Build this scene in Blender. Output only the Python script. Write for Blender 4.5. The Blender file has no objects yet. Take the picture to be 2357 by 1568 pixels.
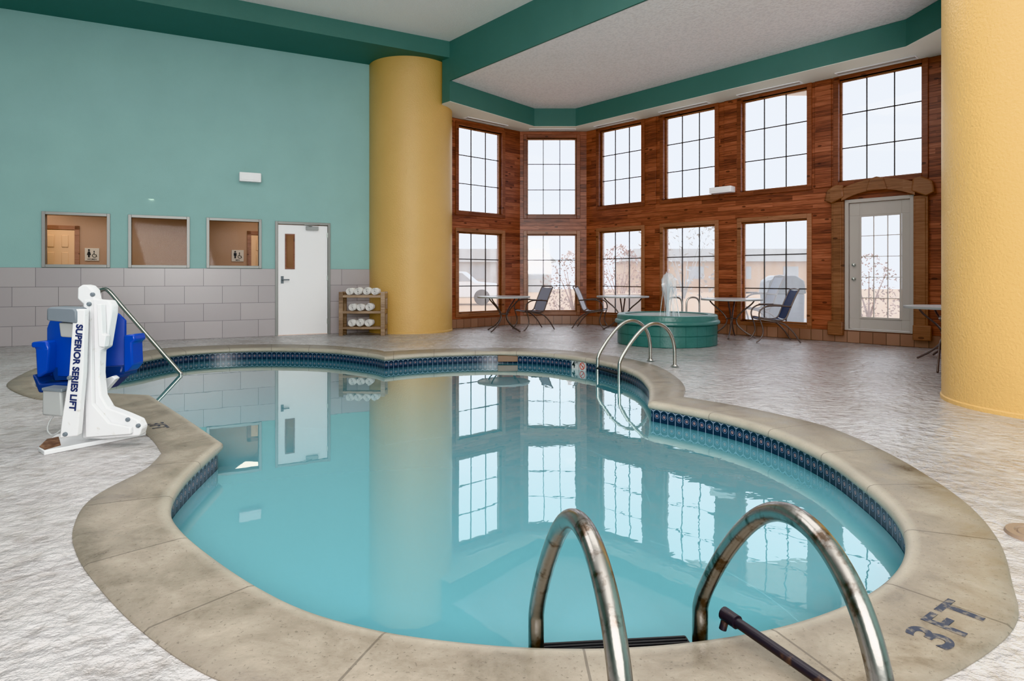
import bpy, bmesh, math, random
from mathutils import Vector, Matrix
from mathutils.geometry import tessellate_polygon
random.seed(7)
F=1450.0; CX=1178.5; HY=637.0; H=1.13
R=math.radians
def G(px,py,z=0.0):
    D=(H-z)*F/(py-HY); return Vector(((px-CX)*D/F,D))
def V3(px,py,D): return Vector(((px-CX)*D/F, D, H-(py-HY)*D/F))
def S(r,g,b):
    f=lambda c:(c/255/12.92) if c/255<=.04045 else ((c/255+.055)/1.055)**2.4
    return (f(r),f(g),f(b),1)
C=bpy.context.scene.collection
# ------------------------------------------------------------ materials
def mk(name,col=(.5,.5,.5,1),rough=.5,metal=0,spec=None):
    m=bpy.data.materials.new(name); m.use_nodes=True
    b=m.node_tree.nodes['Principled BSDF']
    b.inputs['Base Color'].default_value=col; b.inputs['Roughness'].default_value=rough; b.inputs['Metallic'].default_value=metal
    if spec is not None: b.inputs['Specular IOR Level'].default_value=spec
    return m,m.node_tree,b
def nd(t,ty,ins=None,**kw):
    n=t.nodes.new(ty)
    for k,v in kw.items(): setattr(n,k,v)
    for k,v in (ins or {}).items():
        if isinstance(v,bpy.types.NodeSocket): t.links.new(v,n.inputs[k])
        else: n.inputs[k].default_value=v
    return n
def mth(t,op,a,b=0.0,c=None):
    i={0:a,1:b}
    if c is not None: i[2]=c
    return nd(t,'ShaderNodeMath',i,operation=op).outputs[0]
def mixc(t,f,a,b,mode='MIX'):
    n=t.nodes.new('ShaderNodeMix'); n.data_type='RGBA'; n.blend_type=mode
    for k,v in ((0,f),(6,a),(7,b)):
        if isinstance(v,bpy.types.NodeSocket): t.links.new(v,n.inputs[k])
        else: n.inputs[k].default_value=v
    return n.outputs[2]
def ramp(t,f,stops):
    n=t.nodes.new('ShaderNodeValToRGB'); t.links.new(f,n.inputs[0]); e=n.color_ramp.elements
    while len(e)<len(stops): e.new(.5)
    for i,(p,c) in enumerate(stops): e[i].position=p; e[i].color=c
    return n.outputs[0]
def g4(x): return (x,x,x,1)
def coord(t,scale=(1,1,1),out='Object'):
    c=nd(t,'ShaderNodeTexCoord').outputs[out]
    return nd(t,'ShaderNodeMapping',{0:c,3:scale}).outputs[0]
def noise(t,v,scale,detail=4,rough=.5,dist=0):
    return nd(t,'ShaderNodeTexNoise',{'Vector':v,'Scale':scale,'Detail':detail,'Roughness':rough,'Distortion':dist}).outputs[0]
def bump(t,b,h,strength,dist):
    n=nd(t,'ShaderNodeBump',{'Height':h,'Strength':strength,'Distance':dist}); t.links.new(n.outputs[0],b.inputs['Normal']); return n
def plaster(name,col,rough=.6,amt=.12,bs=.15,scale=60,dark=.85,spec=None,stip=0):
    m,t,b=mk(name,col,rough,0,spec); v=coord(t)
    n=noise(t,v,1.3,5); d=tuple(c*dark for c in col[:3])+(1,)
    c_=mixc(t,n,d,col); h=noise(t,v,scale,4)
    if stip: c_=mixc(t,mth(t,'MULTIPLY',mth(t,'LESS_THAN',h,.47),stip),c_,tuple(c*.6 for c in col[:3])+(1,))
    t.links.new(c_,b.inputs['Base Color'])
    bump(t,b,h,bs,.01); return m
M={}
M['teal']=plaster('teal_paint',S(158,194,192),.65,bs=.12,spec=.2)
M['green']=plaster('green_paint',S(92,128,121),.55,spec=.3)
M['yellow']=plaster('yellow_paint',S(216,176,114),.42,bs=.6,scale=45,dark=.86)
M['ceiling']=plaster('ceiling_texture',S(246,244,242),.85,bs=.6,scale=90,dark=.97,stip=.1)
M['ceil2']=plaster('ceiling_texture_bay',S(250,246,246),.8,bs=1.0,scale=26,dark=.94,stip=.2)
M['soffit']=plaster('soffit_paint',S(240,242,232),.6)
M['peach']=plaster('corridor_paint',S(186,152,128),.6)
def tile_wall():
    m,t,b=mk('taupe_tile',rough=.3); c=nd(t,'ShaderNodeTexCoord').outputs['Object']
    s=nd(t,'ShaderNodeSeparateXYZ',{0:c}); v=nd(t,'ShaderNodeCombineXYZ',{0:s.outputs[0],1:s.outputs[2]}).outputs[0]
    br=nd(t,'ShaderNodeTexBrick',{'Vector':v,'Color1':S(178,170,172),'Color2':S(170,162,165),'Mortar':S(108,104,106),'Scale':1.0,'Mortar Size':.0035,'Mortar Smooth':.2,'Brick Width':.62,'Row Height':.32})
    t.links.new(br.outputs[0],b.inputs['Base Color']); bump(t,b,mth(t,'SUBTRACT',1.0,br.outputs[1]),.3,.004); return m
M['tile']=tile_wall()
def base_tile():
    m,t,b=mk('brown_base_tile',rough=.35); c=nd(t,'ShaderNodeTexCoord').outputs['Object']
    s=nd(t,'ShaderNodeSeparateXYZ',{0:c}); v=nd(t,'ShaderNodeCombineXYZ',{0:s.outputs[0],1:s.outputs[2]}).outputs[0]
    br=nd(t,'ShaderNodeTexBrick',{'Vector':v,'Color1':S(156,122,104),'Color2':S(138,106,90),'Mortar':S(98,78,66),'Scale':1.0,'Mortar Size':.006,'Brick Width':.2,'Row Height':.2},offset=0.0)
    t.links.new(br.outputs[0],b.inputs['Base Color']); return m
M['basetile']=base_tile()
def wood(name,pl=.09,cols=((78,44,35),(134,78,57),(172,108,82)),seams=True,axis=2,rough=.38,var=.28):
    m,t,b=mk(name,rough=rough); c=nd(t,'ShaderNodeTexCoord').outputs['Object']
    s=nd(t,'ShaderNodeSeparateXYZ',{0:c}); A=s.outputs[axis]; L=s.outputs[0 if axis==2 else 2]
    q=mth(t,'DIVIDE',A,pl); zi=mth(t,'FLOOR',q)
    blk=mth(t,'FLOOR',mth(t,'DIVIDE',mth(t,'ADD',L,mth(t,'MULTIPLY',zi,.73)),1.1))
    w=nd(t,'ShaderNodeTexWhiteNoise',{'Vector':nd(t,'ShaderNodeCombineXYZ',{0:zi,1:blk}).outputs[0]},noise_dimensions='3D').outputs[0]
    v=nd(t,'ShaderNodeCombineXYZ',{0:mth(t,'ADD',L,mth(t,'MULTIPLY',w,9.0)),1:mth(t,'MULTIPLY',A,16.0),2:mth(t,'MULTIPLY',s.outputs[1],4.0)}).outputs[0]
    g=noise(t,v,2.6,6,.6,.6)
    f=mth(t,'ADD',mth(t,'MULTIPLY',g,.85),mth(t,'MULTIPLY',mth(t,'SUBTRACT',w,.45),var))
    col=ramp(t,f,[(.2,S(*cols[0])),(.43,S(*cols[1])),(.68,S(*cols[2]))])
    kv=nd(t,'ShaderNodeCombineXYZ',{0:mth(t,'MULTIPLY',L,3.0),1:mth(t,'MULTIPLY',A,7.0)}).outputs[0]
    k=nd(t,'ShaderNodeTexVoronoi',{'Vector':kv,'Scale':1.0}).outputs[0]
    kf=mth(t,'LESS_THAN',k,.13)
    col=mixc(t,mth(t,'MULTIPLY',kf,.75),col,S(52,26,20))
    if seams:
        fr=mth(t,'FRACT',q); sm=mth(t,'LESS_THAN',fr,.08)
        col=mixc(t,mth(t,'MULTIPLY',sm,.65),col,S(50,26,20)); bump(t,b,mth(t,'SUBTRACT',1.0,sm),.5,.006)
    t.links.new(col,b.inputs['Base Color']); return m
M['wood']=wood('knotty_planks')
M['casing']=wood('window_casing_wood',.6,((116,78,58),(148,104,80),(168,122,96)),False,var=.2)
M['surround']=wood('rustic_surround_wood',.6,((92,62,46),(130,90,66),(152,110,84)),False,var=.25)
M['darktrim']=wood('dark_stained_trim',.6,((84,48,36),(124,74,54),(148,94,72)),False,var=.2)
M['pallet']=wood('rough_shelf_wood',.3,((104,84,70),(146,122,102),(176,152,130)),False,var=.3)
M['pdoor']=mk('peach_door_paint',S(226,186,146),.4)[0]
def deck():
    m,t,b=mk('wet_deck_concrete',rough=.3); v=coord(t)
    n1=noise(t,v,1.0,6,.6); n2=noise(t,v,9,5,.62,0); n3=noise(t,v,42,3,.6)
    vo=nd(t,'ShaderNodeTexVoronoi',{'Vector':v,'Scale':18.0},feature='SMOOTH_F1').outputs[0]
    col=ramp(t,n1,[(.3,S(162,156,154)),(.5,S(181,177,177)),(.7,S(196,194,196))])
    col=mixc(t,ramp(t,n2,[(.36,g4(.5)),(.5,g4(0))]),col,S(136,128,122))
    s=nd(t,'ShaderNodeSeparateXYZ',{0:v}); X,Y=s.outputs[0],s.outputs[1]
    for (a,bb,c0) in ((.733,-.680,-2.96),(.680,.733,8.35)):
        d=mth(t,'ABSOLUTE',mth(t,'SUBTRACT',mth(t,'ADD',mth(t,'MULTIPLY',X,a),mth(t,'MULTIPLY',Y,bb)),c0))
        col=mixc(t,mth(t,'MULTIPLY',mth(t,'LESS_THAN',d,.012),.35),col,S(108,100,96))
    t.links.new(col,b.inputs['Base Color'])
    t.links.new(ramp(t,noise(t,v,2.3,4),[(.35,g4(.18)),(.65,g4(.40))]),b.inputs['Roughness'])
    h=mth(t,'ADD',mth(t,'ADD',n2,mth(t,'MULTIPLY',n3,.3)),mth(t,'MULTIPLY',vo,.45)); bump(t,b,h,.65,.042)
    wet=nd(t,'ShaderNodeMapRange',{0:mth(t,'ADD',noise(t,v,.5,3),mth(t,'MULTIPLY',X,.04)),1:.4,2:.7,3:.08,4:.8}).outputs[0]
    t.links.new(wet,b.inputs['Coat Weight']); b.inputs['Coat Roughness'].default_value=.10
    cb_=nd(t,'ShaderNodeBump',{'Height':h,'Strength':.55,'Distance':.028}); t.links.new(cb_.outputs[0],b.inputs['Coat Normal'])
    return m
M['deck']=deck()
def coping():
    m,t,b=mk('coping_stone',rough=.5); v=coord(t)
    n1=noise(t,v,3.2,10,.76,.3); n2=noise(t,v,70,3,.6); n3=noise(t,v,.9,3,.5)
    f=mth(t,'ADD',mth(t,'MULTIPLY',n1,.72),mth(t,'MULTIPLY',n3,.28))
    col=ramp(t,f,[(.36,S(106,96,85)),(.45,S(132,122,109)),(.55,S(148,138,125)),(.68,S(164,155,142))])
    col=mixc(t,mth(t,'MULTIPLY',mth(t,'LESS_THAN',n2,.36),.6),col,S(94,85,75))
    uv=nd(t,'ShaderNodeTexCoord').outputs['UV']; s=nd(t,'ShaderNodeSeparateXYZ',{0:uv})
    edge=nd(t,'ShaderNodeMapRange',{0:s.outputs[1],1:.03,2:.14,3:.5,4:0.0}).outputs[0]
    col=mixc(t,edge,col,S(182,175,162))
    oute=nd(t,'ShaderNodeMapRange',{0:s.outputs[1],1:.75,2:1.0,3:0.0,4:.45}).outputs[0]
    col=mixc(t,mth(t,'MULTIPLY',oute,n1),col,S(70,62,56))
    fr=mth(t,'FRACT',mth(t,'DIVIDE',s.outputs[0],.62)); sm=mth(t,'LESS_THAN',fr,.012)
    col=mixc(t,mth(t,'MULTIPLY',sm,.55),col,S(70,62,56)); 
    t.links.new(col,b.inputs['Base Color']); t.links.new(ramp(t,n1,[(.3,g4(.22)),(.6,g4(.55))]),b.inputs['Roughness'])
    bump(t,b,mth(t,'SUBTRACT',mth(t,'ADD',mth(t,'MULTIPLY',n2,.35),mth(t,'MULTIPLY',n1,.5)),sm),.35,.008); return m
M['coping']=coping()
def pooltile():
    m,t,b=mk('navy_pool_tile',rough=.3); uv=nd(t,'ShaderNodeTexCoord').outputs['UV']; s=nd(t,'ShaderNodeSeparateXYZ',{0:uv})
    u=mth(t,'FRACT',mth(t,'DIVIDE',s.outputs[0],.075)); vv=mth(t,'FRACT',mth(t,'DIVIDE',s.outputs[1],.15))
    du=mth(t,'SUBTRACT',u,.5); dv=mth(t,'SUBTRACT',vv,.5)
    arch=mth(t,'ADD',vv,mth(t,'MULTIPLY',mth(t,'MULTIPLY',du,du),.6))
    a=mth(t,'LESS_THAN',mth(t,'ABSOLUTE',mth(t,'SUBTRACT',arch,.88)),.035)
    side=mth(t,'GREATER_THAN',mth(t,'ABSOLUTE',du),.45)
    d=mth(t,'SQRT',mth(t,'ADD',mth(t,'MULTIPLY',mth(t,'MULTIPLY',du,du),1.0),mth(t,'MULTIPLY',mth(t,'MULTIPLY',dv,dv),4.0)))
    med=mth(t,'LESS_THAN',d,.17); ring=mth(t,'LESS_THAN',mth(t,'ABSOLUTE',mth(t,'SUBTRACT',d,.29)),.035)
    gr=mth(t,'GREATER_THAN',mth(t,'ABSOLUTE',dv),.46)
    col=mixc(t,med,S(24,34,54),S(132,112,116)); col=mixc(t,ring,col,S(92,108,134))
    col=mixc(t,a,col,S(146,158,174)); col=mixc(t,side,col,S(114,126,144)); col=mixc(t,gr,col,S(170,172,172))
    t.links.new(col,b.inputs['Base Color']); return m
M['pooltile']=pooltile()
M['plaster']=plaster('pool_plaster',S(204,226,228),.6)
def water(name='pool_water',calm=1.0):
    m=bpy.data.materials.new(name); m.use_nodes=True; t=m.node_tree; t.nodes.remove(t.nodes['Principled BSDF'])
    out=t.nodes['Material Output']; v=coord(t)
    n1=noise(t,v,1.6,1,.4,.2); n2=noise(t,v,8,2,.5,.4)
    s=nd(t,'ShaderNodeSeparateXYZ',{0:v})
    msk=nd(t,'ShaderNodeMapRange',{0:s.outputs[0],1:-.2,2:2.0,3:.11,4:.9}).outputs[0]
    h=mth(t,'MULTIPLY',mth(t,'ADD',n1,mth(t,'MULTIPLY',n2,.2)),msk)
    bp=nd(t,'ShaderNodeBump',{'Height':h,'Strength':.14*calm,'Distance':.03}).outputs[0]
    dif=nd(t,'ShaderNodeBsdfDiffuse',{'Color':S(116,178,191)}); tr=nd(t,'ShaderNodeBsdfTransparent',{'Color':S(184,224,232)})
    mx=nd(t,'ShaderNodeMixShader',{0:.28,1:dif.outputs[0],2:tr.outputs[0]})
    gl=nd(t,'ShaderNodeBsdfGlossy',{'Color':(.96,1,1,1),'Roughness':.01,'Normal':bp})
    fr=nd(t,'ShaderNodeFresnel',{'IOR':1.6,'Normal':bp})
    f=mth(t,'MINIMUM',mth(t,'MULTIPLY',fr.outputs[0],1.65),.78)
    m2=nd(t,'ShaderNodeMixShader',{0:f,1:mx.outputs[0],2:gl.outputs[0]}); t.links.new(m2.outputs[0],out.inputs[0]); return m
M['water']=water()
def glass(name,fog,streak,gloss=.04):
    m=bpy.data.materials.new(name); m.use_nodes=True; t=m.node_tree; t.nodes.remove(t.nodes['Principled BSDF'])
    out=t.nodes['Material Output']
    f=fog
    if streak:
        v=coord(t,(7,1,1.0)); n=noise(t,v,1.2,3,.5); f=mth(t,'ADD',fog,mth(t,'MULTIPLY',mth(t,'SUBTRACT',n,.4),streak))
    tr=nd(t,'ShaderNodeBsdfTransparent',{'Color':(.93,.95,.98,1)}); tl=nd(t,'ShaderNodeBsdfTranslucent',{'Color':(.93,.94,.96,1)})
    a=nd(t,'ShaderNodeMixShader',{0:f,1:tr.outputs[0],2:tl.outputs[0]})
    gl=nd(t,'ShaderNodeBsdfGlossy',{'Roughness':.03}); b=nd(t,'ShaderNodeMixShader',{0:gloss,1:a.outputs[0],2:gl.outputs[0]})
    t.links.new(b.outputs[0],out.inputs[0]); return m
M['glass_hi']=glass('window_glass',.06,0); M['glass_lo']=glass('fogged_glass',.14,.16); M['glass_in']=glass('interior_glass',.0,0,.002)
M['steel']=mk('stainless_steel',S(186,184,180),.26,1)[0]
def rusty(name,c1,c2,thr,metal,rg=.35,sc_=18):
    m,t,b=mk(name,rough=rg,metal=metal); n=noise(t,coord(t),sc_,6,.6)
    t.links.new(ramp(t,n,[(thr,S(*c1)),(thr+.12,S(*c2))]),b.inputs['Base Color']); return m
M['steel_old']=rusty('weathered_steel',(164,160,156),(104,90,80),.52,1,.26,16)
t_=M['steel_old'].node_tree; bump(t_,t_.nodes['Principled BSDF'],noise(t_,coord(t_),30,3),.10,.01)
M['rustpipe']=rusty('rusty_pipe',(50,46,52),(92,72,62),.58,.4)
M['black']=mk('black_rubber',S(34,34,36),.5)[0]
def ink():
    m,t,b=mk('faded_ink',rough=.7); n=noise(t,coord(t),40,4,.6)
    t.links.new(ramp(t,n,[(.5,S(58,62,76)),(.62,S(118,110,102))]),b.inputs['Base Color']); return m
M['ink']=ink()
M['muntin']=mk('dark_muntin',S(66,62,62),.5)[0]
M['alu']=mk('grey_aluminium_frame',S(140,140,138),.4,.4)[0]
M['white']=mk('white_paint',S(238,236,238),.4)[0]
M['signw']=mk('sign_plate_cream',S(206,196,184),.5)[0]
M['marker']=mk('marker_tile_white',S(186,186,186),.4)[0]
M['liftwhite']=rusty('lift_white_enamel',(222,222,224),(196,192,186),.62,0)
M['rust']=rusty('rust_stain',(96,58,36),(150,110,80),.5,0)
M['doorgrey']=mk('warm_grey_door',S(180,172,166),.45)[0]
M['blue']=mk('blue_plastic',S(16,60,160),.3)[0]
M['blue2']=mk('dark_blue_plastic',S(20,46,108),.4)[0]
M['grey']=mk('grey_plastic',S(160,162,162),.45)[0]
M['dgrey']=mk('dark_grey_plastic',S(112,120,128),.5)[0]
M['frame']=mk('bronze_tube',S(104,94,90),.35,.5)[0]
M['sling']=mk('grey_sling_mesh',S(144,148,164),.7)[0]
M['palesling']=mk('pale_sling_mesh',S(206,208,218),.7)[0]
M['navysling']=mk('navy_sling_mesh',S(76,86,114),.7)[0]
M['ttop']=plaster('table_top_acrylic',S(216,216,218),.25,bs=.02)
def spam():
    m,t,b=mk('spa_green_paint',rough=.35); v=coord(t); s=nd(t,'ShaderNodeSeparateXYZ',{0:v})
    an=mth(t,'FRACT',mth(t,'MULTIPLY',mth(t,'ARCTAN2',s.outputs[1],s.outputs[0]),26/6.28318)); j=mth(t,'LESS_THAN',an,.03)
    j=mth(t,'MULTIPLY',j,mth(t,'LESS_THAN',s.outputs[2],.345))
    t.links.new(mixc(t,mth(t,'MULTIPLY',j,.7),mixc(t,noise(t,v,6,5),S(56,98,94),S(78,122,116)),S(34,62,60)),b.inputs['Base Color'])
    bump(t,b,mth(t,'SUBTRACT',noise(t,v,30,3),j),.4,.008); return m
M['spa']=spam()
M['towel']=plaster('white_terry',S(244,242,240),.9,bs=.5,scale=200,dark=.95)
M['tan']=plaster('dry_lawn',S(182,150,120),.9,bs=.1)
M['path']=plaster('outdoor_paving',S(166,164,162),.8)
M['hedge']=plaster('reddish_twigs',S(150,106,86),.9)
M['pine']=plaster('pale_twigs',S(160,160,158),.9)
M['carpaint']=mk('car_paint',S(225,228,230),.3)[0]
M['carglass']=mk('car_glass',S(60,66,72),.2)[0]
M['bwin']=mk('pale_building_glass',S(146,150,154),.3)[0]
M['brownpl']=mk('brown_plastic',S(122,96,78),.5)[0]
M['lidm']=mk('tan_lid_plastic',S(142,122,106),.5)[0]
m,t,b=mk('jet_water',S(235,245,250),.1); b.inputs['Alpha'].default_value=.28; M['jet']=m
# ------------------------------------------------------------ mesh builder
class MB:
    def __init__(s): s.v=[]; s.f=[]; s.uv=None
    def add(s,vs,fs):
        o=len(s.v); s.v+=[tuple(v) for v in vs]; s.f+=[tuple(i+o for i in f) for f in fs]; return s
    def box(s,x0,y0,z0,x1,y1,z1,mat=None):
        x0,x1=min(x0,x1),max(x0,x1); y0,y1=min(y0,y1),max(y0,y1); z0,z1=min(z0,z1),max(z0,z1)
        vs=[Vector(p) for p in ((x0,y0,z0),(x1,y0,z0),(x1,y1,z0),(x0,y1,z0),(x0,y0,z1),(x1,y0,z1),(x1,y1,z1),(x0,y1,z1))]
        if mat: vs=[mat@v for v in vs]
        return s.add(vs,[(0,3,2,1),(4,5,6,7),(0,1,5,4),(1,2,6,5),(2,3,7,6),(3,0,4,7)])
    def prism(s,poly,z0,z1):
        n=len(poly); vs=[(p[0],p[1],z0) for p in poly]+[(p[0],p[1],z1) for p in poly]
        tr=tessellate_polygon([[Vector((p[0],p[1],0)) for p in poly]])
        fs=[tuple(a) for a in tr]+[tuple(i+n for i in a) for a in tr]+[(i,(i+1)%n,(i+1)%n+n,i+n) for i in range(n)]
        return s.add(vs,fs)
    def slab(s,poly,y0,y1):
        n=len(poly); vs=[(p[0],y0,p[1]) for p in poly]+[(p[0],y1,p[1]) for p in poly]
        tr=tessellate_polygon([[Vector((p[0],p[1],0)) for p in poly]])
        fs=[tuple(a) for a in tr]+[tuple(i+n for i in a) for a in tr]+[(i,(i+1)%n,(i+1)%n+n,i+n) for i in range(n)]
        return s.add(vs,fs)
    def tube(s,path,r,n=12,sub=6,smooth=True,cap=True):
        P=[Vector(p) for p in path]
        if smooth and len(P)>2:
            Q=[]
            for i in range(len(P)-1):
                a=P[i-1] if i else P[0]; b_=P[i]; c=P[i+1]; d=P[i+2] if i+2<len(P) else P[-1]
                for k in range(sub):
                    u=k/sub; Q.append(.5*((2*b_)+(c-a)*u+(2*a-5*b_+4*c-d)*u*u+(3*b_-a-3*c+d)*u**3))
            Q.append(P[-1]); P=Q
        T=[(P[min(i+1,len(P)-1)]-P[max(i-1,0)]).normalized() for i in range(len(P))]
        nn=T[0].orthogonal().normalized(); vs=[]
        for i,p in enumerate(P):
            nn=(nn-T[i]*nn.dot(T[i])).normalized(); bb=T[i].cross(nn)
            rr=r[min(int(i*len(r)/len(P)),len(r)-1)] if isinstance(r,(list,tuple)) else r
            for k in range(n):
                a=2*math.pi*k/n; vs.append(p+(nn*math.cos(a)+bb*math.sin(a))*rr)
        fs=[(i*n+k,i*n+(k+1)%n,(i+1)*n+(k+1)%n,(i+1)*n+k) for i in range(len(P)-1) for k in range(n)]
        if cap: fs+=[tuple(range(n))[::-1],tuple((len(P)-1)*n+k for k in range(n))]
        return s.add(vs,fs)
    def lathe(s,prof,c=(0,0,0),n=48):
        vs=[]; 
        for (r,z) in prof:
            for k in range(n):
                a=2*math.pi*k/n; vs.append((c[0]+r*math.cos(a),c[1]+r*math.sin(a),c[2]+z))
        fs=[(i*n+k,i*n+(k+1)%n,(i+1)*n+(k+1)%n,(i+1)*n+k) for i in range(len(prof)-1) for k in range(n)]
        return s.add(vs,fs)
    def build(s,name,mat,parent=None,bevel=0,smooth=35,loc=None,rz=None,fix=True):
        me=bpy.data.meshes.new(name); me.from_pydata(s.v,[],s.f)
        if fix:
            bm=bmesh.new(); bm.from_mesh(me); bmesh.ops.recalc_face_normals(bm,faces=bm.faces); bm.to_mesh(me); bm.free()
        if s.uv:
            l=me.uv_layers.new(name='UVMap')
            for lp in me.loops: l.data[lp.index].uv=s.uv[lp.vertex_index]
        me.materials.append(mat)
        if smooth:
            me.polygons.foreach_set('use_smooth',[True]*len(me.polygons)); me.set_sharp_from_angle(angle=R(smooth))
        me.update()
        o=bpy.data.objects.new(name,me); C.objects.link(o)
        if parent: o.parent=parent
        if loc is not None: o.location=loc
        if rz is not None: o.rotation_euler=(0,0,rz)
        if bevel:
            md=o.modifiers.new('bevel','BEVEL'); md.width=bevel; md.segments=2; md.limit_method='ANGLE'
        return o
def tag(o,label,cat,group=None):
    o['label']=label; o['category']=cat
    if group: o['group']=group
    return o
def struct(o): o['kind']='structure'; return o
def empty(name,loc=(0,0,0),rz=0):
    o=bpy.data.objects.new(name,None); C.objects.link(o); o.location=loc; o.rotation_euler=(0,0,rz); return o
def copy_tree(o,parent=None):
    c=o.copy(); C.objects.link(c); c.parent=parent
    for ch in list(o.children): copy_tree(ch,c)
    return c
def text(s,size,name,mat,parent,mw,ext=.001,align='CENTER',sp=1.0,off=.012):
    cu=bpy.data.curves.new(name,'FONT'); cu.body=s; cu.size=size; cu.extrude=ext; cu.align_x=align; cu.align_y='CENTER'; cu.offset=size*off; cu.space_character=sp
    tmp=bpy.data.objects.new(name+'_tmp',cu); C.objects.link(tmp); dg=bpy.context.evaluated_depsgraph_get(); dg.update()
    me=bpy.data.meshes.new_from_object(tmp.evaluated_get(dg)); bpy.data.objects.remove(tmp)
    me.transform(mw); me.materials.clear(); me.materials.append(mat)
    o=bpy.data.objects.new(name,me); C.objects.link(o); o.parent=parent; return o
# ------------------------------------------------------------ wall frames
class Fr:
    def __init__(s,x,y,deg): s.p=Vector((x,y)); s.a=R(deg); s.d=Vector((math.cos(s.a),math.sin(s.a))); s.n=Vector((-math.sin(s.a),math.cos(s.a)))
    def w(s,px):
        k=(px-CX)/F; return (k*s.p.y-s.p.x)/(s.d.x-k*s.d.y)
    def D(s,px): return s.p.y+s.w(px)*s.d.y
    def z(s,px,py): return H-(py-HY)*s.D(px)/F
    def loc(s,w=0,z=0,y=0):
        q=s.p+s.d*w+s.n*y; return (q.x,q.y,z)
def cells(mb,x0,x1,z0,z1,holes,y0,y1):
    xs=sorted({x0,x1}|{h[i] for h in holes for i in (0,1)}); zs=sorted({z0,z1}|{h[i] for h in holes for i in (2,3)})
    for i in range(len(xs)-1):
        for j in range(len(zs)-1):
            cx=(xs[i]+xs[i+1])/2; cz=(zs[j]+zs[j+1])/2
            if cx<x0 or cx>x1 or cz<z0 or cz>z1: continue
            if any(h[0]<cx<h[1] and h[2]<cz<h[3] for h in holes): continue
            mb.box(xs[i],y0,zs[j],xs[i+1],y1,zs[j+1])
    return mb
WL=Fr(-4.52,12.05,27.0)
S1=Fr(-1.68,13.37,41.8); S2=Fr(.19,15.04,0.0); S3=Fr(1.78,15.04,-46.46); S4=Fr(6.81,9.75,-91.5); S5=Fr(6.77,8.15,-137.0)
wn=[0]
def ring(mb,x0,x1,z0,z1,t,y0,y1):
    mb.box(x0-t,y0,z0-t,x0,y1,z1+t); mb.box(x1,y0,z0-t,x1+t,y1,z1+t); mb.box(x0,y0,z1,x1,y1,z1+t); mb.box(x0,y0,z0-t,x1,y1,z0)
def big_window(fr,x0,x1,z0,z1,lo):
    wn[0]+=1; e=struct(empty('window_%d'%wn[0],fr.loc((x0+x1)/2,z0),fr.a)); W=x1-x0; Hh=z1-z0; a,b_=-W/2,W/2
    m=MB(); ring(m,a,b_,0,Hh,.085,-.03,.0); ring(m,a+.0,b_-.0,0,Hh,.02,0,.1); m.build('casing',M['casing'] if lo else M['darktrim'],e,.006)
    m=MB(); ring(m,a+.03,b_-.03,.03,Hh-.03,.03,.07,.12); sf=m.build('sash_frame',M['casing'],e,.004)
    m=MB()
    for i in (1,2):
        x=a+W*i/3; m.box(x-.009,.078,.03,x+.009,.100,Hh-.03)
        z=Hh*i/3; m.box(a+.03,.078,z-.009,b_-.03,.100,z+.009)
    m.build('muntin_grid',M['muntin'],sf)
    MB().box(a+.03,.088,.03,b_-.03,.094,Hh-.03).build('pane',M['glass_lo'] if lo else M['glass_hi'],sf)
    return e
def bay_wall(name,fr,L,wins,extra=(),Hhi=(2.58,4.45),Hlo=(.31,2.14)):
    holes=list(extra)
    for (a,b_,up,lo) in wins:
        if up: holes.append((a,b_,Hhi[0],Hhi[1]))
        if lo: holes.append((a,b_,Hlo[0],Hlo[1]))
    m=MB(); cells(m,0,L,.0,5.2,holes,0,.18)
    struct(m.build(name,M['wood'],None,0,0,fr.loc(),fr.a))
    for (a,b_,up,lo) in wins:
        if up: big_window(fr,a,b_,*Hhi,False)
        if lo: big_window(fr,a,b_,*Hlo,True)
bay_wall('wall_back_left',S1,2.51,[(S1.w(1055),S1.w(1155),1,1)],(),(2.57,4.46),(.32,2.12))
bay_wall('wall_back',S2,1.59,[(S2.w(1213),S2.w(1327),1,1)],(),(2.60,4.44),(.30,2.14))
q=S3.w
ddx0,ddx1=q(1945),q(2105)
dz0,dz1=.21,2.45
bay_wall('wall_back_right',S3,7.3,[(q(1380),q(1477),1,1),(q(1528),q(1646),1,1),(q(1707),q(1858),1,1),(q(1931),q(2123),1,0)],((ddx0,ddx1,dz0,dz1),),(2.77,4.54),(.27,2.18))
bay_wall('wall_right_bay',S4,1.6,[(.25,1.35,1,1)])
bay_wall('wall_right_bay_end',S5,2.6,[(.35,1.45,1,1)])
for fr,L,nm in ((S1,2.51,'left'),(S2,1.59,'back'),(S3,7.3,'back_right'),(S4,1.6,'right'),(S5,2.6,'right_end')):
    struct(MB().box(0.0,-.03,0,L,0,.2).build('baseboard_'+nm,M['basetile'],None,.004,35,fr.loc(),fr.a))
m=MB()
for px,hw in ((1502,.10),(1683,.14),(1895,.14)): m.box(q(px)-hw,-.02,2.7,q(px)+hw,0,4.6)
struct(m.build('trim_1',M['wood'],None,.006,35,S3.loc(),S3.a))
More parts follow.
